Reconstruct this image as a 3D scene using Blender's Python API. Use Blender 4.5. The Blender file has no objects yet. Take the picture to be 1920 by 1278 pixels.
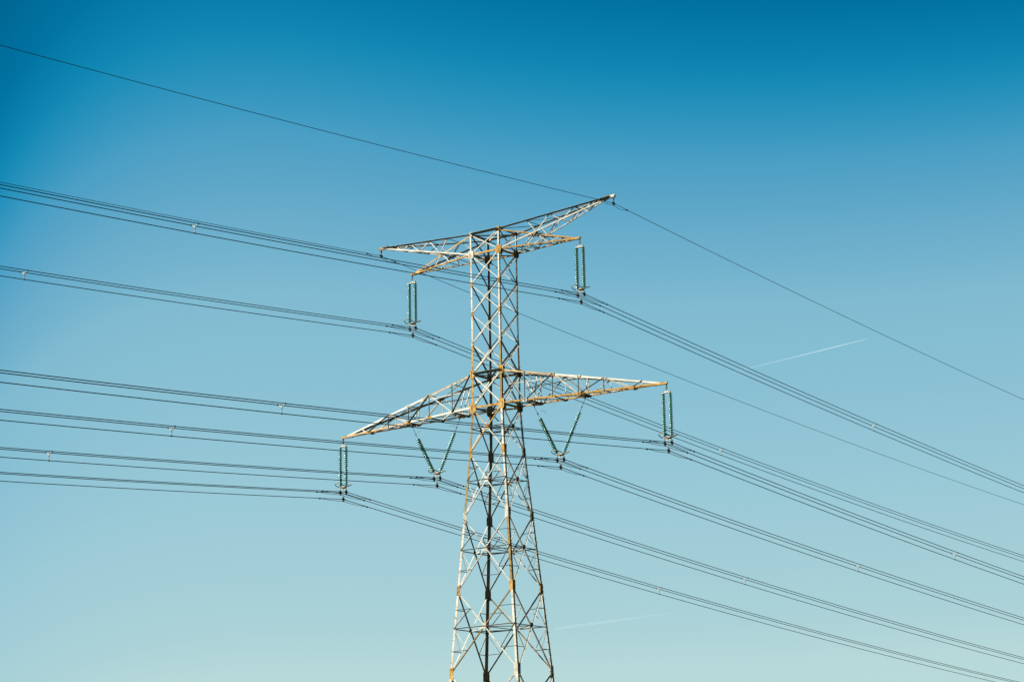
import bpy, math, random
from mathutils import Vector as V, Matrix
R = math.radians
random.seed(7)
scene = bpy.context.scene
C = scene.collection

# ---------------------------------------------------------------- camera, world, sun, exposure
Z0 = 37.0                                   # lower waist level above the field
cam_d = bpy.data.cameras.new("camera")
cam = bpy.data.objects.new("camera", cam_d); C.objects.link(cam)
yaw, pit, rol = -0.646328, 0.226477, -0.020727
fw = V((math.sin(yaw)*math.cos(pit), math.cos(yaw)*math.cos(pit), math.sin(pit)))
rt = V((math.cos(yaw), -math.sin(yaw), 0)); up = rt.cross(fw)
r2 = rt*math.cos(rol) + up*math.sin(rol); u2 = -rt*math.sin(rol) + up*math.cos(rol)
M = Matrix((r2, u2, -fw)).transposed().to_4x4()
M.translation = V((107.025, -139.733, Z0-35.386))
cam.matrix_world = M
cam_d.sensor_width = 36; cam_d.lens = 4442.18/1920*36
cam_d.clip_start = 0.5; cam_d.clip_end = 120000
scene.camera = cam

SUN_AZ, SUN_EL = R(50), R(32)               # azimuth from -Y towards -X
sd = V((-math.sin(SUN_AZ)*math.cos(SUN_EL), -math.cos(SUN_AZ)*math.cos(SUN_EL), math.sin(SUN_EL)))
sl = bpy.data.lights.new("sun", 'SUN'); sl.energy = 5.0; sl.angle = R(0.53); sl.color = (1, .945, .82)
so = bpy.data.objects.new("sun", sl); C.objects.link(so)
so.rotation_euler = sd.to_track_quat('Z', 'Y').to_euler(); so.location = (0, 0, 90)

EXPO = 2.9
w = bpy.data.worlds.new("World"); scene.world = w; w.use_nodes = True
nt = w.node_tree; bg = nt.nodes['Background']
def N(t, **k):
    n = nt.nodes.new(t)
    for a, b in k.items(): setattr(n, a, b)
    return n
sky = N('ShaderNodeTexSky', sky_type='NISHITA', sun_disc=False, sun_elevation=SUN_EL)
sky.sun_rotation = math.atan2(sd.x, sd.y)
sky.air_density = 1.0; sky.dust_density = 0.6; sky.ozone_density = 2.0
# the Nishita gradient (its red channel) is graded into the deep teal-blue of the photographed sky,
# darkened towards the left edge: a lens vignette put into the sky colour
tc = N('ShaderNodeTexCoord')
sep = N('ShaderNodeSeparateColor'); nt.links.new(sky.outputs[0], sep.inputs[0])
dot = N('ShaderNodeVectorMath', operation='DOT_PRODUCT'); dot.inputs[1].default_value = rt
nt.links.new(tc.outputs['Generated'], dot.inputs[0])
mn = N('ShaderNodeMath', operation='MINIMUM'); mn.inputs[1].default_value = 0; nt.links.new(dot.outputs['Value'], mn.inputs[0])
mx = N('ShaderNodeMath', operation='MAXIMUM'); mx.inputs[1].default_value = -.22; nt.links.new(mn.outputs[0], mx.inputs[0])
p4 = N('ShaderNodeMath', operation='MULTIPLY'); nt.links.new(mx.outputs[0], p4.inputs[0]); nt.links.new(mx.outputs[0], p4.inputs[1])
p8 = N('ShaderNodeMath', operation='MULTIPLY'); nt.links.new(p4.outputs[0], p8.inputs[0]); nt.links.new(p4.outputs[0], p8.inputs[1])
fx = N('ShaderNodeMath', operation='MULTIPLY_ADD'); fx.inputs[1].default_value = -95; fx.inputs[2].default_value = 1; nt.links.new(p8.outputs[0], fx.inputs[0])
dr = N('ShaderNodeMath', operation='MULTIPLY'); nt.links.new(sep.outputs[0], dr.inputs[0]); nt.links.new(fx.outputs[0], dr.inputs[1])
sc_ = N('ShaderNodeMath', operation='MULTIPLY'); sc_.inputs[1].default_value = 0.05/0.3; nt.links.new(dr.outputs[0], sc_.inputs[0])
rmp = N('ShaderNodeValToRGB'); rmp.color_ramp.interpolation = 'B_SPLINE'
stops = [(5.3, (0, .085, .20)), (6.0, (0, .115, .262)), (6.64, (0, .175, .366)), (6.85, (.003, .205, .405)), (7.11, (.004, .254, .468)), (7.42, (.028, .30, .515)), (7.75, (.066, .342, .558)),
         (8.4, (.138, .407, .591)), (9.25, (.21, .49, .635)), (12.4, (.328, .591, .687)), (16., (.407, .64, .68)), (17.9, (.468, .69, .70)), (25., (.56, .74, .72))]
el = rmp.color_ramp.elements
while len(el) < len(stops): el.new(.5)
for e, (d, c) in zip(el, stops): e.position = d/30.; 
for e, (d, c) in zip(el, stops): e.position = d/30.; e.color = (*c, 1)
nt.links.new(sc_.outputs[0], rmp.inputs[0])
vm = N('ShaderNodeVectorMath', operation='SCALE'); vm.inputs['Scale'].default_value = 1/(2**EXPO)/0.05
nt.links.new(rmp.outputs[0], vm.inputs[0]); nt.links.new(vm.outputs[0], bg.inputs['Color'])
bg.inputs['Strength'].default_value = 0.05

scene.view_settings.view_transform = 'Standard'; scene.view_settings.look = 'None'
scene.view_settings.exposure = EXPO; scene.view_settings.gamma = 1

# ---------------------------------------------------------------- materials
def mat(name, base, rough=.6, metal=0., spec=.3, var=None, scale=3., **kw):
    m = bpy.data.materials.new(name); m.use_nodes = True
    t = m.node_tree; b = t.nodes['Principled BSDF']
    b.inputs['Roughness'].default_value = rough; b.inputs['Metallic'].default_value = metal
    b.inputs['Specular IOR Level'].default_value = spec
    b.inputs['Base Color'].default_value = (*base, 1)
    for k, v in kw.items(): b.inputs[k.replace('_', ' ')].default_value = v
    if var:
        c = t.nodes.new('ShaderNodeTexCoord'); n = t.nodes.new('ShaderNodeTexNoise'); n.inputs['Scale'].default_value = scale
        n.inputs['Detail'].default_value = 5; n.inputs['Roughness'].default_value = .65
        r = t.nodes.new('ShaderNodeValToRGB'); e = r.color_ramp.elements
        for k in range(len(var)-2): e.new(.5)
        for q, (p, col) in zip(e, var): q.position = p
        for q, (p, col) in zip(e, var): q.position = p; q.color = (*col, 1)
        t.links.new(c.outputs['Object'], n.inputs['Vector']); t.links.new(n.outputs['Fac'], r.inputs[0]); t.links.new(r.outputs[0], b.inputs['Base Color'])
    return m
GALV = mat('galvanised_steel', (0.15, 0.144, 0.12), .62, 0, .12, [(.25, (0.045, 0.036, 0.02)), (.43, (0.103, 0.095, 0.073)), (.62, (0.142, 0.135, 0.116))], 1.7)
RUST = mat('ochre_weathered_steel', (0.11, 0.062, 0.011), .75, 0, .08, [(.34, (0.035, 0.018, 0.0045)), (.44, (0.105, 0.056, 0.009)), (.58, (0.125, 0.072, 0.012)), (.7, (0.15, 0.115, 0.06))], 2.2)
OLIVE = mat('dark_olive_weathered_steel', (0.0567, 0.0365, 0.00972), .75, 0, .08, [(.3, (0.0365, 0.0227, 0.00648)), (.5, (0.0607, 0.0405, 0.0105)), (.72, (0.0891, 0.0607, 0.0178))], 2.2)
DARK = mat('dull_dark_steel', (.008, .008, .009), .6, 0, .1)
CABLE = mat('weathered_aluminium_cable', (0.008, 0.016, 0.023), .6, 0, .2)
GLASS = mat('green_toughened_glass', (.004, .095, .07), .24, 0, .5, None, 1., Transmission_Weight=.3, IOR=1.5)
CAPM = mat('insulator_cap_iron', (0.05, 0.05, 0.046), .6, 0, .2)
CONC = mat('footing_concrete', (0.192, 0.185, 0.168), .9, 0, .2, [(.3, (0.108, 0.102, 0.0899)), (.7, (0.15, 0.144, 0.132))], 3.)
def two_tone(name, x_split, sgn):      # weathered part of a chord changes to clean zinc at a splice: object-space, stays with the steel
    m = mat(name, (.4, .38, .31), .62, 0, .2)
    t = m.node_tree; b = t.nodes['Principled BSDF']
    c = t.nodes.new('ShaderNodeTexCoord'); sp = t.nodes.new('ShaderNodeSeparateXYZ'); n = t.nodes.new('ShaderNodeTexNoise'); n.inputs['Scale'].default_value = 1.9
    t.links.new(c.outputs['Object'], sp.inputs[0]); t.links.new(c.outputs['Object'], n.inputs['Vector'])
    lt = t.nodes.new('ShaderNodeMath'); lt.operation = 'LESS_THAN' if sgn > 0 else 'GREATER_THAN'; lt.inputs[1].default_value = x_split
    t.links.new(sp.outputs[0], lt.inputs[0])
    ra = t.nodes.new('ShaderNodeValToRGB'); ra.color_ramp.elements[0].color = (.06, .03, .006, 1); ra.color_ramp.elements[1].color = (.135, .08, .018, 1)
    rb = t.nodes.new('ShaderNodeValToRGB'); rb.color_ramp.elements[0].color = (.126, .117, .09, 1); rb.color_ramp.elements[1].color = (.174, .166, .144, 1)
    for r in (ra, rb): r.color_ramp.elements[0].position = .35; r.color_ramp.elements[1].position = .65; t.links.new(n.outputs['Fac'], r.inputs[0])
    mxx = t.nodes.new('ShaderNodeMix'); mxx.data_type = 'RGBA'
    t.links.new(lt.outputs[0], mxx.inputs['Factor']); t.links.new(rb.outputs[0], mxx.inputs['A']); t.links.new(ra.outputs[0], mxx.inputs['B'])
    t.links.new(mxx.outputs['Result'], b.inputs['Base Color'])
    return m

# ---------------------------------------------------------------- mesh helpers
class MB:
    def __init__(s): s.v = []; s.f = []; s.m = []; s.mats = []
    def add(s, vs, fs, m):
        if m not in s.mats: s.mats.append(m)
        o = len(s.v); s.v += [tuple(a) for a in vs]; s.f += [tuple(i+o for i in f) for f in fs]; s.m += [s.mats.index(m)]*len(fs)
        return s
    def angle(s, p, q, u, v, wd, t, m, wd2=None):
        """steel angle section: its corner runs p-q, its flanges point along u and v"""
        p, q, u, v = V(p), V(q), V(u), V(v); d = (q-p).normalized()
        u = (u-d*u.dot(d)).normalized(); v = (v-d*v.dot(d)); v = (v-u*v.dot(u)).normalized(); w2 = wd2 or wd
        pr = [V(), u*wd, u*wd+v*t, u*t+v*t, u*t+v*w2, v*w2]
        vs = [p+a for a in pr]+[q+a for a in pr]
        fs = [tuple(range(6)), tuple(range(11, 5, -1))]+[(i, i+6, (i+1) % 6+6, (i+1) % 6) for i in range(6)]
        return s.add(vs, [f[::-1] for f in fs], m)
    def box(s, c, ax, h, m):
        c = V(c); a, b, e = [V(x).normalized()*k for x, k in zip(ax, h)]
        vs = [c+a*i+b*j+e*k for i in (-1, 1) for j in (-1, 1) for k in (-1, 1)]
        return s.add(vs, [(0, 1, 3, 2), (4, 6, 7, 5), (0, 4, 5, 1), (2, 3, 7, 6), (0, 2, 6, 4), (1, 5, 7, 3)], m)
    def plate(s, pts, n, t, m):
        n = V(n).normalized()*t; k = len(pts); vs = [V(p) for p in pts]+[V(p)+n for p in pts]
        return s.add(vs, [tuple(range(k))[::-1], tuple(range(k, 2*k))]+[(i, (i+1) % k, (i+1) % k+k, i+k) for i in range(k)], m)
    def tube(s, pts, r, m, n=6, closed=False):
        pts = [V(p) for p in pts]; k = len(pts); vs = []; fs = []
        rr = r if isinstance(r, (list, tuple)) else [r]*k
        for i, p in enumerate(pts):
            a = pts[(i-1) % k] if (closed or i > 0) else p; b = pts[(i+1) % k] if (closed or i < k-1) else p
            d = (b-a).normalized(); x = d.cross(V((0, 0, 1)))
            if x.length < 1e-3: x = d.cross(V((0, 1, 0)))
            x.normalize(); y = x.cross(d)
            vs += [p+(x*math.cos(2*math.pi*j/n)+y*math.sin(2*math.pi*j/n))*rr[i] for j in range(n)]
        for i in range(k if closed else k-1):
            i2 = (i+1) % k
            fs += [(i*n+j, i2*n+j, i2*n+(j+1) % n, i*n+(j+1) % n) for j in range(n)]
        if not closed: fs += [tuple(range(n))[::-1], tuple(range((k-1)*n, k*n))]
        return s.add(vs, fs, m)
    def build(s, name, parent=None, smooth=False):
        me = bpy.data.meshes.new(name); me.from_pydata(s.v, [], s.f); me.update()
        for m in s.mats: me.materials.append(m)
        me.polygons.foreach_set('material_index', s.m)
        if smooth: me.polygons.foreach_set('use_smooth', [True]*len(s.f))
        o = bpy.data.objects.new(name, me); C.objects.link(o)
        if parent: o.parent = parent
        return o
def empty(name, loc, label, cat, group=None):
    o = bpy.data.objects.new(name, None); C.objects.link(o); o.location = loc; o.empty_display_size = .3
    return tag(o, label, cat, group)
def tag(o, label=None, cat=None, group=None, kind=None):
    for k, v in (('label', label), ('category', cat), ('group', group), ('kind', kind)):
        if v: o[k] = v
    return o
def inst(src, parent, loc, rot=None):
    o = src.copy(); C.objects.link(o); o.parent = parent; o.location = loc
    if rot is not None: o.rotation_euler = rot
    return o

# ---------------------------------------------------------------- setting: the field
g = bpy.data.meshes.new('ground')
rs = [0, 30, 80, 160, 300, 600, 1500, 5000, 15000, 40000]; nn = 48; vs = [(0, 0, 0)]; fs = []
for r in rs[1:]: vs += [(r*math.cos(2*math.pi*j/nn), r*math.sin(2*math.pi*j/nn), 0) for j in range(nn)]
fs += [(0, 1+j, 1+(j+1) % nn) for j in range(nn)]
for i in range(len(rs)-2):
    fs += [(1+i*nn+j, 1+(i+1)*nn+j, 1+(i+1)*nn+(j+1) % nn, 1+i*nn+(j+1) % nn) for j in range(nn)]
g.from_pydata(vs, [], fs); go = bpy.data.objects.new('ground', g); C.objects.link(go)
g.materials.append(mat('dry_field_grass', (0.042, 0.049, 0.0175), .95, 0, .1, [(.3, (0.014, 0.021, 0.0063)), (.55, (0.0245, 0.0294, 0.0105)), (.8, (0.042, 0.0385, 0.0175))], .15))
tag(go, kind='structure')

# ---------------------------------------------------------------- the transmission tower
T = empty('transmission_tower', (0, 0, 0), 'tall lattice steel transmission tower, part rusted ochre, carrying six bundles of power lines', 'transmission tower')
LV = [(13.615, 1.42, 1.14), (11.987, 1.40, 1.14), (9.64, 1.395, 1.14), (7.297, 1.385, 1.14), (4.965, 1.39, 1.145), (2.619, 1.43, 1.16), (0, 1.432, 1.165),
      (-3.476, 1.655, 1.312), (-8.33, 2.10, 1.56), (-13.845, 2.60, 1.85), (-19.961, 3.15, 2.175), (-27.0, 3.78, 2.55), (-36.6, 4.64, 3.06)]
LV = [(z+Z0, a, b) for z, a, b in LV]
CR = {'L': (-1, -1), 'F': (1, -1), 'Rr': (1, 1), 'B': (-1, 1)}
def node(i, c):
    z, a, b = LV[i]; return V((CR[c][0]*a, CR[c][1]*b, z))
def at_z(z, c):
    for (z1, a1, b1), (z2, a2, b2) in zip(LV, LV[1:]):
        if z2 <= z <= z1:
            k = (z1-z)/(z1-z2); return V((CR[c][0]*(a1+(a2-a1)*k), CR[c][1]*(b1+(b2-b1)*k), z))
FACES = [('L', 'F', V((0, -1, 0))), ('F', 'Rr', V((1, 0, 0))), ('Rr', 'B', V((0, 1, 0))), ('B', 'L', V((-1, 0, 0)))]
RUST_LEG = {'L': (5, 8), 'F': (4, 6), 'Rr': (), 'B': ()}
legs = {}
for c, (sx, sy) in CR.items():
    m = MB()
    for i in range(len(LV)-1):
        wd = .14 if i < 5 else (.17 if i < 8 else .19)
        mt = GALV
        if c == 'L' and 4 <= i < 8: mt = RUST if i < 6 else OLIVE
        if c == 'F' and i in (4, 5, 8): mt = OLIVE
        if c == 'Rr' and i in (4,): mt = OLIVE
        m.angle(node(i, c), node(i+1, c), (-sx, 0, 0), (0, -sy, 0), wd, .018, mt)
    legs[c] = m.build('leg', T)
    z, a, b = LV[-1]
    f = MB(); f.box((sx*(a+.03), sy*(b+.03), .25), ((1, 0, 0), (0, 1, 0), (0, 0, 1)), (.45, .45, .25), CONC)
    f.box((sx*(a+.02), sy*(b+.02), .512), ((1, 0, 0), (0, 1, 0), (0, 0, 1)), (.28, .28, .012), GALV); f.build('foundation', T)
# step bolts on the legs
bolt = MB(); bolt.tube([(0, 0, 0), (.16, 0, 0)], .011, GALV, 5); bolt.tube([(.15, 0, 0), (.172, 0, 0)], .02, GALV, 6)
allb = []
for c, (sx, sy) in CR.items():
    z = Z0+13.2; k = 0
    while z > Z0-25:
        p = at_z(z, c)
        if k % 2: pos, ang = p+V((-sx*.05, 0, 0)), (math.pi/2 if sy > 0 else -math.pi/2)
        else: pos, ang = p+V((0, -sy*.05, 0)), (0 if sx > 0 else math.pi)
        allb.append((c, pos, ang)); z -= .42; k += 1
order = sorted(range(len(allb)), key=lambda i: -(allb[i][1].z > Z0-21)*1000-(1 if (allb[i][0] in 'FL') else (.9 if allb[i][0] == 'Rr' else 0))-allb[i][1].z*1e-3*0-(i % 3 == 0)*.05)
chosen = set(order[:100]); proto = None
rest = MB()
for i, (c, pos, ang) in enumerate(allb):
    if i in chosen:
        if proto is None:
            proto = bolt.build('step_bolt', legs[c]); proto.location = pos; proto.rotation_euler = (0, 0, ang)
        else: inst(proto, legs[c], pos, (0, 0, ang))
    else:
        d = V((math.cos(ang), math.sin(ang), 0)); rest.tube([pos, pos+d*.16], .011, GALV, 5)
tag(rest.build('step_bolt', T), kind='stuff')

def bar(p, q, n, wd, m, name='brace', parent=T, inset=.02, flip=False, t=.009, ends=.0, stand=-1, shade=None, view=None, k1=1., k2=1.):
    """a bracing angle lying in a lattice face whose outward normal is n"""
    p, q, n = V(p), V(q), V(n); d = (q-p).normalized(); p = p+d*ends; q = q-d*ends
    s_ = n.cross(d).normalized()*(-1 if flip else 1)
    if s_.z < 0 and not flip: s_ = -s_
    if s_.z > 0 and flip: s_ = -s_
    if shade is not None:            # which edge carries the standing flange: the sunward one (web in shade) or the other (web in sun)
        if (s_.dot(sd) > 0) == shade: s_ = -s_
        stand = (1 if view == 'out' else -1) if shade else (-1 if view == 'out' else 1)
        if stand == 1: inset = -.003
    o = -n*inset - s_*wd*.5
    return MB().angle(p+o, q+o, s_, n*stand, wd*k1, t, m, wd*k2).build(name, parent)
def gusset(parent, c, ax, n, w_, h_, m, off=.004, nb=4, name='gusset_plate'):
    """bolted gusset plate: chamfered plate with bolt heads, lying on the face with normal n"""
    c, ax, n = V(c), V(ax).normalized(), V(n).normalized(); b = n.cross(ax).normalized(); k = .17
    pts = [c+n*off+ax*(x*w_)+b*(y*h_) for x, y in ((-.5, -.5+k), (-.5+k, -.5), (.5-k, -.5), (.5, -.5+k), (.5, .5-k), (.5-k, .5), (-.5+k, .5), (-.5, .5-k))]
    g_ = MB().plate(pts, n, .012, m)
    for i in range(nb):
        for j in (-.22, .22):
            q = c+n*(off+.012)+ax*(j*w_)+b*((i/(nb-1)-.5)*.7*h_)
            g_.tube([q-n*.006, q+n*.016], .018, m, 6)
    return g_.build(name, parent)

def face_pt(i, a, b, k): return node(i, a).lerp(node(i, b), k)
# how the angles of each face are turned (which edge the standing flange is on), for the rising and the falling diagonal
BARKW = {0: (dict(inset=.02), dict(inset=.032)), 1: (dict(inset=-.004, stand=1, k1=.6, k2=1.2), dict(inset=.02)),
         2: (dict(inset=.02, flip=True), dict(inset=.032, flip=True)), 3: (dict(inset=.02, flip=True), dict(inset=.032, flip=True, k2=1.1))}
for fi, (a, b, n) in enumerate(FACES):
    # straight shaft and waist
    for i in range(6):
        big = i >= 4; wd = .1 if big else .075
        m1 = GALV; m2 = GALV
        kw = BARKW[fi]
        bar(node(i+1, a), node(i, b), n, wd, m1, 'diagonal_brace', ends=.12, **kw[0])
        bar(node(i, a), node(i+1, b), n, wd if big else .06, m2, 'diagonal_brace', ends=.12, **kw[1])
    # tapering body: crossed diagonals with a centre plate
    for i in range(6, 12):
        p1, p2, q1, q2 = node(i, a), node(i, b), node(i+1, a), node(i+1, b)
        k = (p2-p1).length/((p2-p1).length+(q2-q1).length); ctr = p1.lerp(q2, k)
        up_m = RUST if (i in (6,) and fi in (0,)) else GALV
        lo_m = GALV
        wd = .075 if i < 9 else .085
        for P, Q, fl, ins in ((p1, q2, 1, .02), (p2, q1, 0, .032)):
            mm = up_m
            if i == 7 and fi == 0 and ins == .032: mm = RUST
            mm = OLIVE if (i == 9 and fi == 0 and not fl) else (RUST if (i, fi, fl) == (6, 0, 0) else GALV)
            if (i, fi, fl) == (6, 0, 1):
                bar(P, ctr, n, wd, RUST, 'diagonal_brace', ends=.15, **BARKW[fi][fl]); bar(ctr, Q, n, wd, GALV, 'diagonal_brace', **BARKW[fi][fl])
            elif (fi, fl) == (2, 0): bar(P, Q, n, wd*.85, OLIVE if i == 9 else GALV, 'diagonal_brace', ends=.15, shade=False, view='in')
            else: bar(P, Q, n, wd, mm, 'diagonal_brace', ends=.15, **BARKW[fi][fl])
        # horizontals from the legs to the crossing point
        la = at_z(ctr.z, a); lb = at_z(ctr.z, b)
        hk = dict(shade=True, view='out') if fi == 0 else dict(inset=.045, flip=True)
        bar(la, ctr, n, .065, GALV, 'horizontal_brace', **hk); bar(ctr, lb, n, .065, GALV, 'horizontal_brace', **hk)
        cm = RUST if i == 6 and fi == 0 else GALV
        gusset(T, ctr-n*.02, (n.cross(V((0, 0, 1)))), n, .32, .42, cm, .002, 3)
        # plan bracing diamond between the four crossing points
        a2, b2, n2 = FACES[(fi+1) % 4]
        r1, r2_, s1, s2 = node(i, a2), node(i, b2), node(i+1, a2), node(i+1, b2)
        k2 = (r2_-r1).length/((r2_-r1).length+(s2-s1).length); ctr2 = r1.lerp(s2, k2)
        MB().angle(ctr-n*.08, ctr2-n2*.08, (0, 0, -1), -(n+n2), .07, .007, GALV).build('plan_brace', T)
        if fi < 1 or i < 6:
            a3, b3, n3 = FACES[(fi+2) % 4]; r1, r2_, s1, s2 = node(i, a3), node(i, b3), node(i+1, a3), node(i+1, b3)
            k3 = (r2_-r1).length/((r2_-r1).length+(s2-s1).length)
            MB().angle(ctr-n*.1, r1.lerp(s2, k3)-n3*.1, (0, 0, -1), (1, 0, 0), .05, .007, GALV).build('plan_brace', T)
        # secondary members: leg at quarter height to the diagonal, and on to the leg at mid height
        if 7 <= i <= 9:
            for c, e, top in ((a, 0, True), (b, 1, True), (a, 0, False), (b, 1, False)):
                far = ctr; P = (node(i, c) if top else node(i+1, c)); mid = P.lerp(far, .5); lq = at_z(mid.z, c); lm = at_z(ctr.z, c)
                bar(lq, mid, n, .045, GALV, 'secondary_brace', legs[c], t=.006, **(dict(shade=True, view='out') if fi == 0 else dict(inset=.05, flip=True)))
                bar(mid, lm, n, .045, GALV, 'secondary_brace', legs[c], t=.006, **(dict(shade=True, view='out') if fi == 0 and (c == 'L') == top else dict(inset=.05, flip=top)))
    # horizontal frames at the cross-arm levels
    for i, wd, mm in ((0, .13, GALV), (1, .13, GALV), (5, .14, GALV), (6, .14, GALV)):
        P, Q = node(i, a), node(i, b); d = (Q-P).normalized(); P = P+d*.1; Q = Q-d*.1
        outw = (i in (0, 5) and fi == 0)
        if (i, fi) in ((1, 0), (6, 0), (0, 2), (5, 2), (1, 2), (6, 2)): mm = RUST
        if outw: MB().angle(P+n*.022+V((0, 0, .04)), Q+n*.022+V((0, 0, .04)), n, (0, 0, -1), wd+.07, .007, mm, wd+.02).build('horizontal_brace', T)
        elif i in (0, 5): MB().angle(P-n*.022+V((0, 0, .05)), Q-n*.022+V((0, 0, .05)), -n, (0, 0, -1), wd, .012, mm).build('horizontal_brace', T)
        else: MB().angle(P-n*.022-V((0, 0, .05)), Q-n*.022-V((0, 0, .05)), -n, (0, 0, 1), wd, .012, mm).build('horizontal_brace', T)
# plan bracing at the arm levels
for i in (0, 1, 5, 6):
    for p, q, dz in (('L', 'Rr', -.06), ('F', 'B', -.09)):
        MB().angle(node(i, p)*.97+V((0, 0, dz+LV[i][0]*.03)), node(i, q)*.97+V((0, 0, dz+LV[i][0]*.03)), (0, 0, -1), (1, 0, 0), .08, .008, GALV).build('plan_brace', T)
# leg gussets
for c, (sx, sy) in CR.items():
    for i, (h_, w_) in {0: (.34, .3), 1: (.62, .5), 2: (.36, .2), 3: (.36, .2), 4: (.34, .2), 5: (.62, .44), 6: (.74, .54), 7: (.72, .31), 8: (.8, .32), 9: (.85, .33), 10: (.95, .35), 11: (1.05, .36)}.items():
        P = node(i, c)
        mm = RUST
        if (c, i) in (('L', 0), ('L', 1), ('L', 8), ('F', 8), ('F', 10), ('L', 4), ('F', 4), ('Rr', 10)): mm = GALV
        lw = .16 if i < 7 else .19
        gusset(legs[c], P+V((-sx*(w_*.5 - .02 if w_ < .4 else w_*.16), 0, 0)), (1, 0, 0), (0, sy, 0), w_, h_, mm, .006, 5)
        gusset(legs[c], P+V((0, -sy*(w_*.5 - .02 if w_ < .4 else w_*.42), 0)), (0, 1, 0), (sx, 0, 0), w_, h_, mm, .006, 5)

# ---- arms
def arm(name, sgn, ends_up, ends_lo, tip, fr_up, fr_lo, wd, mats, black_top=False, web=.06, verticals=False, child='lattice_bar', ztip=.10, ztop=.11):
    """four chords converging on the tip; web members between them"""
    m = MB(); S = {}
    for key, P, lo in (('fu', ends_up[0], 0), ('bu', ends_up[1], 0), ('fl', ends_lo[0], 1), ('bl', ends_lo[1], 1)):
        sy = -1 if key[0] == 'f' else 1
        Q = V(tip)+V((-sgn*.25, sy*.06, ztop-ztip*.5 if lo else ztop+ztip*.5)); S[key] = (V(P), Q)
        vd = (0, 0, 1) if lo else (0, 0, -1); hd = (0, -sy, 0)
        w2, w3, tt = wd, wd, .012
        if key == 'fu' and black_top: hd = (0, sy, 0); w2, w3, tt = wd*1.5, wd*.9, .007
        if key == 'bu': w2 = wd*1.35; w3 = wd*.9
        m.angle(P, Q, hd, vd, w2, tt, mats[key], w3)
    # tip plates and hanger lug
    t = V(tip)
    m.box(t+V((-sgn*.16, 0, ztop)), ((1, 0, 0), (0, 1, 0), (0, 0, 1)), (.27, .075, .055), mats['tip'])
    m.box(t+V((0, 0, ztop-.13)), ((1, 0, 0), (0, 1, 0), (0, 0, 1)), (.04, .07, .09), DARK)
    m.box(t+V((-sgn*.55, 0, ztop-.075)), ((1, 0, 0), (0, 1, 0), (0, 0, 1)), (.5, .11, .012), mats['bl'])
    body = m.build(name, T)
    def pt(key, k): return S[key][0].lerp(S[key][1], k)
    def web_bar(p, q, n, w_=web, mm=GALV, fl=False, ins=.018, **k): bar(p, q, n, w_, mm, child, body, inset=ins, t=.007, flip=fl, **k)
    return body, pt, web_bar

def zigzag(web_bar, pt, up, lo, ku, kl, n, start_low=False, **k):
    seq = []; a_ = [(x, up) for x in ku]; b_ = [(x, lo) for x in kl]
    allp = sorted(a_+b_, key=lambda t: t[0])
    for (x1, s1), (x2, s2) in zip(allp, allp[1:]):
        if s1 != s2: web_bar(pt(s1, x1), pt(s2, x2), n, **k)

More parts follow.
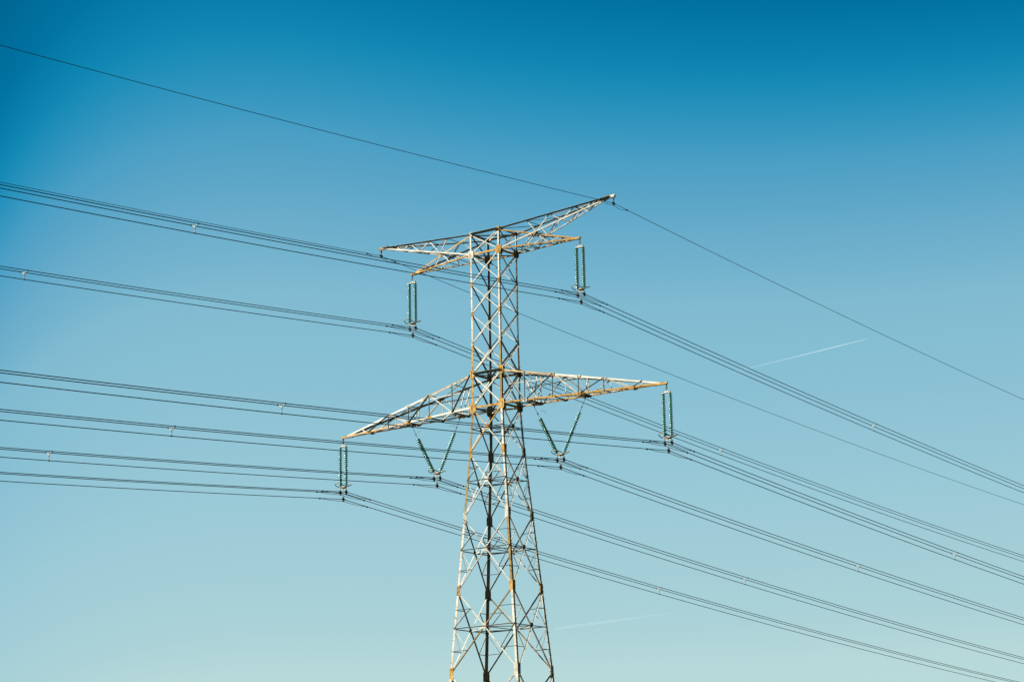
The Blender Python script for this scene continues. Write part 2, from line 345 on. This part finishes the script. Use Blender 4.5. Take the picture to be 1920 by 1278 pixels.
for sgn in (-1, 1):
    fc, bc = ('F', 'Rr') if sgn > 0 else ('L', 'B')
    # earth-wire horn
    tip = (sgn*11.31, 0, Z0+14.43)
    body, pt, wb = arm('earth_wire_arm', sgn, (node(0, fc), node(0, bc)), (node(1, fc), node(1, bc)), tip, 0, 0, .095,
                       {'fu': GALV, 'bu': GALV, 'fl': GALV, 'bl': GALV, 'tip': GALV if sgn > 0 else OLIVE}, black_top=True, ztop=.04)
    ku = [.25, .46, .68, .85]; kl = [.34, .57, .78, .92]
    for f_, n in (('f', V((0, -1, 0))), ('b', V((0, 1, 0)))):
        zigzag(wb, pt, f_+'u', f_+'l', ku, kl, n, fl=(f_ == 'b'))
        wb(pt(f_+'u', 0.25), pt(f_+'l', .0), n, .05) if f_ == 'b' else None
    for k, k2 in ((0, .25), (.25, .46), (.46, .68), (.68, .85)):
        wb(pt('fu', k2), pt('bu', k2), (0, 0, 1), .05); wb(pt('fu', k), pt('bu', k2), (0, 0, 1), .05, ins=.03)
    for k, k2 in ((0.0, .34), (.34, .57), (.57, .78)):
        wb(pt('fl', k2), pt('bl', k2), (0, 0, -1), .05); wb(pt('fl', k2), pt('bl', k), (0, 0, -1), .05, ins=.03)
    # head of the horn: small box and cantilever stub that carries the clamp
    h = MB(); h.box(V(tip)+V((-sgn*.55, 0, .14)), ((1, 0, 0), (0, 1, 0), (0, 0, 1)), (.2, .1, .05), DARK)
    h.box(V(tip)+V((-sgn*.06, 0, .13)), ((1, 0, 0), (0, 1, 0), (0, 0, 1)), (.24, .06, .033), GALV if sgn > 0 else RUST); h.box(V(tip)+V((sgn*.1, 0, .02)), ((1, 0, 0), (0, 1, 0), (0, 0, 1)), (.05, .07, .09), DARK); h.build('end_bracket', body)
    # conductor arm of the upper level
    tip = (sgn*8.125, 0, Z0+11.75)
    body, pt, wb = arm('conductor_arm', sgn, (node(0, fc)-V((0, 0, .06)), node(0, bc)-V((0, 0, .06))), (node(1, fc), node(1, bc)), tip, 0, 0, .095,
                       {'fu': RUST, 'bu': RUST if sgn < 0 else GALV, 'fl': RUST, 'bl': RUST, 'tip': RUST})
    for f_, n in (('f', V((0, -1, 0))), ('b', V((0, 1, 0)))):
        zigzag(wb, pt, f_+'u', f_+'l', [.49, .8], [.22, .36, .64], n, fl=(f_ == 'b'))
    for k, k2 in ((0.0, .22), (.22, .39), (.39, .64), (.64, .82)):
        wb(pt('fl', k2), pt('bl', k2), (0, 0, -1), .06); wb(pt('fl', k), pt('bl', k2), (0, 0, -1), .06, ins=.03)
    wb(pt('fu', .49), pt('bu', .49), (0, 0, 1), .06); wb(pt('fu', .2), pt('bu', .49), (0, 0, 1), .05, ins=.03)
    for f_, y in (('f', -1), ('b', 1)):
        gusset(body, pt(f_+'u', .49)+V((0, y*.03, .02)), (1, 0, 0), (0, y, 0), .38, .26, RUST if f_ == 'f' else DARK, .004, 3)
    # large waist arm
    tip = (sgn*15.418, 0, Z0-.40)
    s1 = sgn*(1.43+.37*13.8) if sgn < 0 else sgn*(1.43+.32*13.8)
    up_m = two_tone('chord_ochre_then_zinc', s1, sgn); lo_m = RUST if sgn > 0 else two_tone('chord_zinc_then_ochre', sgn*(1.43+.5*13.8), -sgn)
    body, pt, wb = arm('cross_arm', sgn, (node(5, fc), node(5, bc)), (node(6, fc), node(6, bc)), tip, 0, 0, .125,
                       {'fu': up_m, 'bu': GALV, 'fl': lo_m, 'bl': lo_m, 'tip': RUST}, child='web_brace', ztip=.12)
    K = [.148, .325, .487, .645, .81]; KU = .875
    for f_, n in (('f', V((0, -1, 0))), ('b', V((0, 1, 0)))):
        u, l = f_+'u', f_+'l'
        vw = 'out' if f_ == 'f' else 'in'; dk = (f_ == 'f')
        A_ = dict(shade=dk, view=vw); B_ = dict(shade=dk and sgn > 0, view=vw)
        if sgn < 0 and not dk: A_ = B_ = dict(shade=False, view='in')
        for k in K[:4]: wb(pt(u, k), pt(l, k), n, .05, **A_)
        wb(pt(u, .01), pt(l, K[0]), n, .09, **A_); wb(pt(u, K[1]), pt(l, K[0]), n, .065, **B_); wb(pt(u, K[1]), pt(l, K[2]), n, .09, **A_)
        wb(pt(u, K[3]), pt(l, K[2]), n, .065, **B_); wb(pt(u, K[3]), pt(l, K[4]), n, .08, **A_); wb(pt(u, KU), pt(l, K[4]), n, .055, **B_)
        # hand rail along the walkway
        y0 = -1.12 if f_ == 'f' else 1.12; zr = Z0+1.42; k2 = .43
        P = V((sgn*(1.43+(.55 if sgn > 0 else .7)), y0*(1-.03), zr)); Q = pt(u, k2); Q = V((Q.x, Q.y, zr-.05))
        MB().angle(P, Q, (0, 0, -1), (0, -y0, 0), .06, .007, GALV).build('hand_rail', body)
    for k, k2 in ((0.0, K[0]), (K[0], K[1]), (K[1], K[2]), (K[2], K[3]), (K[3], K[4])):
        wb(pt('fl', k2), pt('bl', k2), (0, 0, -1), .08); wb(pt('fl', k), pt('bl', k2), (0, 0, -1), .08, ins=.03); wb(pt('bl', k), pt('fl', k2), (0, 0, -1), .06, ins=.045)
        wb(pt('fu', k2), pt('bu', k2), (0, 0, 1), .06)
    for k, k2 in ((0, K[1]), (K[1], K[3])): wb(pt('fu', k), pt('bu', k2), (0, 0, 1), .05, ins=.03)
    wb(pt('bu', K[1]), pt('fu', K[3]), (0, 0, 1), .05, ins=.045)
    for f_, y in (('f', -1), ('b', 1)):
        for k, mm in ((K[0], GALV), (K[1], RUST), (K[2], RUST), (K[4], RUST)):
            gusset(body, pt(f_+'l', k)+V((0, y*.012, .04)), (1, 0, 0), (0, y, 0), .42, .24, mm, .004, 3)
        for k in (K[1], K[2], K[3]):
            gusset(body, pt(f_+'u', k)+V((0, y*.012, -.05)), (1, 0, 0), (0, y, 0), .36, .2, RUST if k == K[1] else GALV, .004, 3)
    # hanger beams and ties that carry the V-strings
    for hx_, k in ((3.575, K[0]), (8.247, K[2])):
        P = V((sgn*hx_, 0, Z0-.16)); a1 = pt('fl', k); b1 = pt('bl', k); hb = MB()
        for dx in (-.17, .17):
            hb.angle(V((P.x+dx, a1.y+.03, a1.z+.02)), V((P.x+dx, b1.y-.03, b1.z+.02)), (0, 0, -1), (1 if dx > 0 else -1, 0, 0), .1, .012, GALV)
        hb.box(P+V((0, 0, -.06)), ((1, 0, 0), (0, 1, 0), (0, 0, 1)), (.2, .12, .05), DARK)
        hb.box(P+V((0, 0, -.16)), ((1, 0, 0), (0, 1, 0), (0, 0, 1)), (.05, .04, .1), DARK)
        for yy in (-.45, -.2, .3, .55): hb.box(P+V((.1 if yy < 0 else -.1, yy, -.05)), ((1, 0, 0), (0, 1, 0), (0, 0, 1)), (.12, .035, .02), RUST if yy in (-.2, .55) else GALV)
        hb.build('hanger_beam', body)
        for u, y in (('fu', -1), ('bu', 1)):
            U = pt(u, k)
            for dx in ((-.12, .16) if k == K[0] else (0,)):
                MB().angle(U+V((dx*2.2, -y*.05, -.05)), P+V((dx, y*.08, .05)), (1 if y < 0 else -1, 0, 0), (0, -y if y < 0 else y, 0), .055, .006, GALV).build('hanger_tie', body)

# ---------------------------------------------------------------- insulator sets
disc = MB(); prof = [(0, .0), (.04, .0), (.055, -.012), (.058, -.03), (.062, -.04)]
shed = [(.06, -.035), (.10, -.046), (.140, -.070), (.156, -.100), (.150, -.112), (.128, -.106), (.118, -.128), (.104, -.110), (.088, -.132), (.066, -.116), (.05, -.13), (.04, -.165)]
def lathe(mb, pr, m, n=14):
    vs = []; fs = []
    for r, z in pr: vs += [(max(r, .0005)*math.cos(2*math.pi*j/n), max(r, .0005)*math.sin(2*math.pi*j/n), z) for j in range(n)]
    for i in range(len(pr)-1): fs += [(i*n+j, (i+1)*n+j, (i+1)*n+(j+1) % n, i*n+(j+1) % n) for j in range(n)]
    fs.append(tuple(range((len(pr)-1)*n, len(pr)*n))); fs.append(tuple(range(n))[::-1])
    mb.add(vs, fs, m)
lathe(disc, shed, GLASS); lathe(disc, prof+[(.03, -.066)], CAPM)
DISC = disc.build('glass_disc', None, True)
DISC_USED = [False]
def string_of_discs(parent, p, q, n=19, pitch=.1655, lead=None):
    """glass cap-and-pin string hanging from p to q; lead is the plain rod above the first disc"""
    p, q = V(p), V(q); d = (q-p).normalized(); L = (q-p).length; start = L-n*pitch-.12 if lead is None else lead
    mb = MB(); mb.tube([p, p+d*start], .016, DARK); mb.tube([p+d*(start-.16), p+d*(start-.02)], [.03, .045], CAPM, 8)
    mb.tube([p+d*start, q], .014, DARK); mb.tube([q-d*.14, q], .03, CAPM, 8)
    rod = mb.build('insulator_string', parent)
    rot = (-d).to_track_quat('Z', 'Y').to_euler()
    for i in range(n):
        pos = p+d*(start+i*pitch)
        if not DISC_USED[0]:
            DISC_USED[0] = True; DISC.parent = rod; DISC.location = pos; DISC.rotation_euler = rot
        else: inst(DISC, rod, pos, rot)
    return rod
def ring(parent, c, n, rm, r=.44):
    n = V(n).normalized(); x = n.cross(V((0, 0, 1))); x = (x if x.length > .01 else V((1, 0, 0))).normalized(); y = n.cross(x)
    mb = MB(); mb.tube([V(c)+(x*math.cos(2*math.pi*j/28)+y*math.sin(2*math.pi*j/28))*r for j in range(28)], .028, rm, 8, True)
    mb.tube([V(c)-y*r*.98*(1 if y.y < 0 else -1)*0+V((0, 0, -.02)), V(c)+x*r*.98], .014, DARK)
    return mb.build('corona_ring', parent)
YZ = -3.88
def yoke_set(root, z, rm=OLIVE):
    """bottom yoke plate, rings, and the three suspension clamps, hanging at height z below root"""
    y = MB(); y.plate([(-.36, -.012, z+.06), (.36, -.012, z+.06), (.40, -.012, z-.03), (.12, -.012, z-.17), (-.12, -.012, z-.17), (-.40, -.012, z-.03)], (0, 1, 0), .024, GALV)
    y.box((0, 0, z-.0), ((1, 0, 0), (0, 1, 0), (0, 0, 1)), (.34, .075, .022), GALV)
    y.build('yoke_plate', root)
    ring(root, (-.3, 0, z+.15), (.08, .33, .94), rm); ring(root, (.3, 0, z+.04), (-.08, -.32, .945), rm)
    for x, dz in ((-.3, -.40), (.3, -.40), (0, -.955)):
        k = MB(); k.tube([(x, 0, z-.02), (x, 0, z+dz+.12)], .02, GALV if x == 0 else DARK)
        k.box((x, 0, z+dz+.1), ((1, 0, 0), (0, 1, 0), (0, 0, 1)), (.055, .045, .09), DARK)
        k.tube([(x, -.24, z+dz-.015), (x, -.12, z+dz), (x, 0, z+dz+.008), (x, .12, z+dz), (x, .24, z+dz-.015)], [.03, .06, .075, .06, .03], DARK, 8)
        k.box((x, 0, z+dz-.1), ((1, 0, 0), (0, 1, 0), (0, 0, 1)), (.045, .08, .09), DARK); k.build('suspension_clamp', root)
CL = [(-.3, -.40), (.3, -.40), (0, -.955)]

def i_set(x, z, label, grp):
    r = empty('suspension_insulator', (x, 0, z), label, 'insulator', grp)
    k = MB(); k.tube([(0, 0, -.17), (0, 0, -.5)], .02, DARK); k.box((0, 0, -.24), ((1, 0, 0), (0, 1, 0), (0, 0, 1)), (.07, .035, .08), DARK); k.build('shackle', r)
    y = MB(); y.plate([(-.36, -.012, -.61), (-.33, -.012, -.57), (-.06, -.012, -.48), (.06, -.012, -.48), (.33, -.012, -.57), (.36, -.012, -.61), (.3, -.012, -.635), (-.3, -.012, -.635)], (0, 1, 0), .024, GALV)
    y.box((0, 0, -.6), ((1, 0, 0), (0, 1, 0), (0, 0, 1)), (.33, .06, .02), GALV); y.build('yoke_plate', r)
    for sx in (-.3, .3):
        s = string_of_discs(r, (sx, 0, -.6), (sx, 0, YZ))
        h = MB(); h.tube([(sx-.05, 0, -.62), (sx-.16*(1 if sx < 0 else -1), -.05, -.68), (sx+(-.2 if sx < 0 else .2), -.1, -.85)], .008, GALV, 5); h.build('arcing_horn', r)
    yoke_set(r, YZ); return r
def v_set(xc, x1, x2, ztop, zb, label, grp):
    r = empty('v_string_insulator', (xc, 0, Z0), label, 'insulator', grp)
    for xs, xb in ((x1-xc, -.29), (x2-xc, .29)):
        if (xs < 0) != (xb < 0): xb = -xb
        p, q = V((xs, 0, ztop)), V((xb, 0, zb+.06)); d = (q-p).normalized(); L = (q-p).length
        s = string_of_discs(r, p, q)
        kn = p+d*(L-19*.1655-.12-.42)
        h = MB(); h.tube([kn-d*.07, kn, kn+d*.09], [.02, .055, .02], DARK, 8)
        inn = 1 if xs < 0 else -1
        h.tube([kn, kn+V((inn*.3, -.02, .19)), kn+V((inn*.55, -.04, .19)), kn+V((inn*.8, -.06, -.02)), kn+V((inn*.88, -.06, -.12))], .012, GALV, 5); h.build('arcing_horn', r)
    yoke_set(r, zb); return r
grp = 'green glass insulator sets hanging from the tower arms'
i_set(-8.125, Z0+11.75, 'pair of green glass insulator strings hanging from the upper left arm tip', grp)
i_set(8.125, Z0+11.75, 'pair of green glass insulator strings hanging from the upper right arm tip', grp)
i_set(-15.418, Z0-.40, 'pair of green glass insulator strings hanging from the long lower left arm tip', grp)
i_set(15.418, Z0-.40, 'pair of green glass insulator strings hanging from the long lower right arm tip', grp)
v_set(-5.875, -8.247, -3.575, -.42, -4.31, 'V of two green glass insulator strings under the middle of the lower left arm', grp)
v_set(5.875, 3.575, 8.247, -.42, -4.31, 'V of two green glass insulator strings under the middle of the lower right arm', grp)

# ---------------------------------------------------------------- conductors
SL_, QL_, SR_, QR_ = -.0876275, .000178306, -.1004064, .000204629
ESL, EQL, ESR, EQR = -.0804028, .000178716, -.0922823, .000212913
HL, HR = -.0050629, .0211363
def sag(y, e=False):
    s, q = ((ESL, EQL) if y < 0 else (ESR, EQR)) if e else ((SL_, QL_) if y < 0 else (SR_, QR_))
    return s*abs(y)+q*y*y
def off(y): return (HL if y < 0 else HR)*y
YS = sorted(set([-490, -420, -350, -290, -245]+[-200+8*i for i in range(24)]+[-8, -5, -3, -2, -1.2, -.6, -.25, 0, .25, .6, 1.2, 2, 3, 5, 8]+[16+8*i for i in range(23)]+[230, 270, 320, 380, 430, 490]))
def cable(x, z, r, label, grp, e=False, name='power_line', cat='power line'):
    mb = MB(); mb.tube([(x+off(y), y, z+sag(y, e)) for y in YS], r, CABLE, 6)
    return tag(mb.build(name, None, True), label, cat, grp)
def damper(x, z, ym, drop, label, grp, e=False, r=.02, bulge=.08):
    """slack damping cable clipped to the conductor on both sides of the clamp, passing under it"""
    rt_ = empty('damping_cable', (x, 0, z), label, 'damping cable', grp); pts = []
    for i in range(-14, 15):
        k = abs(i)/14; y = ym*i/14; s_ = math.sin(math.pi*min(1, k))
        pts.append((off(y), y, sag(y, e)-drop*(1-k)**1.3-bulge*s_*(1. if i > 0 else .7)))
    MB().tube(pts, r, CABLE, 5).build('cable', rt_, True)
    for s in (-1, 1):
        y = s*ym; MB().tube([(off(y), y-.11, sag(y, e)-.01), (off(y), y-.05, sag(y, e)-.02), (off(y), y+.05, sag(y, e)-.02), (off(y), y+.11, sag(y, e)-.01)], [.03, .062, .062, .03], DARK, 8).build('cable_clip', rt_)
    return rt_
def spacer(x, z, y, label, grp):
    rt_ = empty('bundle_spacer', (x+off(y), y, z+sag(y)), label, 'spacer', grp); c = V((0, 0, -.55))
    mb = MB(); mb.tube([c+V((0, -.03, 0)), c+V((0, .03, 0))], .05, GALV, 8); mb.build('hub', rt_)
    for dx, dz in CL:
        q = V((dx, 0, dz)); d = (q-c).normalized()
        a_ = MB(); a_.tube([c, q-d*.04], [.03, .024], GALV, 7); a_.build('arm', rt_)
        MB().tube([q+V((0, -.08, 0)), q+V((0, -.05, 0)), q+V((0, .05, 0)), q+V((0, .08, 0))], [.028, .045, .045, .028], DARK, 8).build('clamp', rt_)
    return rt_
PH = [(8.125, Z0+11.75+YZ, 'upper right arm tip'), (-8.125, Z0+11.75+YZ, 'upper left arm tip'), (15.418, Z0-.40+YZ, 'long lower right arm tip'),
      (-15.418, Z0-.40+YZ, 'long lower left arm tip'), (5.875, Z0-4.31, 'V insulator under lower right arm'), (-5.875, Z0-4.31, 'V insulator under lower left arm')]
for x, z, nm in PH:
    for (dx, dz), w_ in zip(CL, ('left-hand upper', 'right-hand upper', 'lowest')):
        cable(x+dx, z+dz, .027, w_+' of three cables below the '+nm, 'cables of the three-cable power line bundles')
        damper(x+dx, z+dz, 2.8, .16, 'slack damping loop on the '+w_+' cable, '+nm, 'slack damping cables at the insulator clamps')
    sides = [({8.125: -40.64, -8.125: -39.85, 15.418: -40.77, 5.875: -40.17, -5.875: -39.37}.get(x, -39.), 'left of the tower'), ({8.125: 42.68, -8.125: 43.25, 15.418: 42.19, -15.418: 43.19, 5.875: 42.63}.get(x, 42.89), 'right of the tower')]
    for y, sn in sides:
        if x == -15.418 and y < 0: continue       # outside the frame there
        spacer(x, z, y, 'Y-shaped spacer '+sn.replace('the ','')+', bundle of the '+nm, 'Y-shaped spacers on the cable bundles')
for x, nm in ((-11.31, 'left'), (11.31, 'right')):
    z = Z0+14.43-.503
    cable(x, z, .0195, 'thin single earth wire passing over the very top '+nm+' horn tip', 'single earth wires at the tower top', True, 'earth_wire', 'earth wire')
    damper(x, z, 1.7, .14, 'slack damping cable looped under the earth wire at the top '+nm+' horn', 'slack damping cables at the insulator clamps', True, .016, .16)
    r = empty('earth_wire_clamp', (x, 0, Z0+14.43), 'small dark clamp hanging from the very top '+nm+' horn tip', 'cable clamp', 'earth wire clamps')
    k = MB(); k.tube([(0, 0, -.2), (0, 0, -.42)], .018, DARK); k.box((0, 0, -.25), ((1, 0, 0), (0, 1, 0), (0, 0, 1)), (.05, .06, .05), DARK); k.build('shackle', r)
    k = MB(); k.tube([(0, -.22, -.515), (0, -.1, -.5), (0, 0, -.49), (0, .1, -.5), (0, .22, -.515)], [.03, .07, .1, .07, .03], DARK, 8)
    k.box((0, 0, -.6), ((1, 0, 0), (0, 1, 0), (0, 0, 1)), (.045, .09, .07), DARK); k.build('clamp', r)

# ---------------------------------------------------------------- contrails, high and far
cpos = M.translation
def sky_point(px, py, dist):
    d = fw*4442.18+r2*(px-960)+u2*(639-py); d.normalize(); return cpos+d*dist
def contrail(a, b, dist, rad, dens, label, fade):
    A, B = sky_point(*a, dist), sky_point(*b, dist*1.02); n_ = 60; mb = MB()
    m = bpy.data.materials.new('ice_cloud'); m.use_nodes = True; t = m.node_tree; t.nodes.clear()
    o = t.nodes.new('ShaderNodeOutputMaterial'); mixs = t.nodes.new('ShaderNodeMixShader'); tr = t.nodes.new('ShaderNodeBsdfTransparent'); df = t.nodes.new('ShaderNodeBsdfDiffuse'); tl = t.nodes.new('ShaderNodeBsdfTranslucent'); ad = t.nodes.new('ShaderNodeMixShader')
    df.inputs[0].default_value = (.9, .9, .9, 1); tl.inputs[0].default_value = (.9, .9, .9, 1)
    t.links.new(df.outputs[0], ad.inputs[1]); t.links.new(tl.outputs[0], ad.inputs[2])
    uv = t.nodes.new('ShaderNodeAttribute'); uv.attribute_name = 'along'
    no = t.nodes.new('ShaderNodeTexNoise'); no.inputs['Scale'].default_value = .004; g_ = t.nodes.new('ShaderNodeNewGeometry'); t.links.new(g_.outputs['Position'], no.inputs['Vector'])
    r = t.nodes.new('ShaderNodeValToRGB'); e = r.color_ramp.elements
    for _ in range(len(fade)-2): e.new(.5)
    for q, (p_, v_) in zip(e, fade): q.position = p_
    for q, (p_, v_) in zip(e, fade): q.position = p_; q.color = (v_*dens, v_*dens, v_*dens, 1)
    t.links.new(uv.outputs['Fac'], r.inputs[0])
    mu = t.nodes.new('ShaderNodeMath'); mu.operation = 'MULTIPLY'; m2 = t.nodes.new('ShaderNodeMath'); m2.operation = 'MULTIPLY_ADD'; m2.inputs[1].default_value = 1.1; m2.inputs[2].default_value = .45
    t.links.new(no.outputs['Fac'], m2.inputs[0]); t.links.new(r.outputs[0], mu.inputs[0]); t.links.new(m2.outputs[0], mu.inputs[1])
    t.links.new(mu.outputs[0], mixs.inputs[0]); t.links.new(tr.outputs[0], mixs.inputs[1]); t.links.new(ad.outputs[0], mixs.inputs[2]); t.links.new(mixs.outputs[0], o.inputs[0])
    mb.tube([A.lerp(B, i/n_) for i in range(n_+1)], [rad*(.25+.75*(1-i/n_)**.5) if i > n_*.5 else rad*(.78+.22*math.sin(i*1.3)) for i in range(n_+1)], m, 10)
    ob = mb.build('contrail', None, True); at = ob.data.attributes.new('along', 'FLOAT', 'POINT')
    at.data.foreach_set('value', [i/n_ for i in range(n_+1) for _ in range(10)])
    tag(ob, label, 'contrail', 'contrails across the pale sky')
contrail((1300, 716), (1627, 635), 32000, 10, .075, 'thin white contrail in the sky between the upper right bundle and the earth wire', [(0, 0), (.2, .04), (.45, .4), (.8, 1), (1, .9)])
contrail((1040, 1178), (1290, 1144), 38000, 22, .022, 'faint broad contrail low in the sky just right of the tower body', [(0, .8), (.3, 1), (.7, .6), (1, 0)])
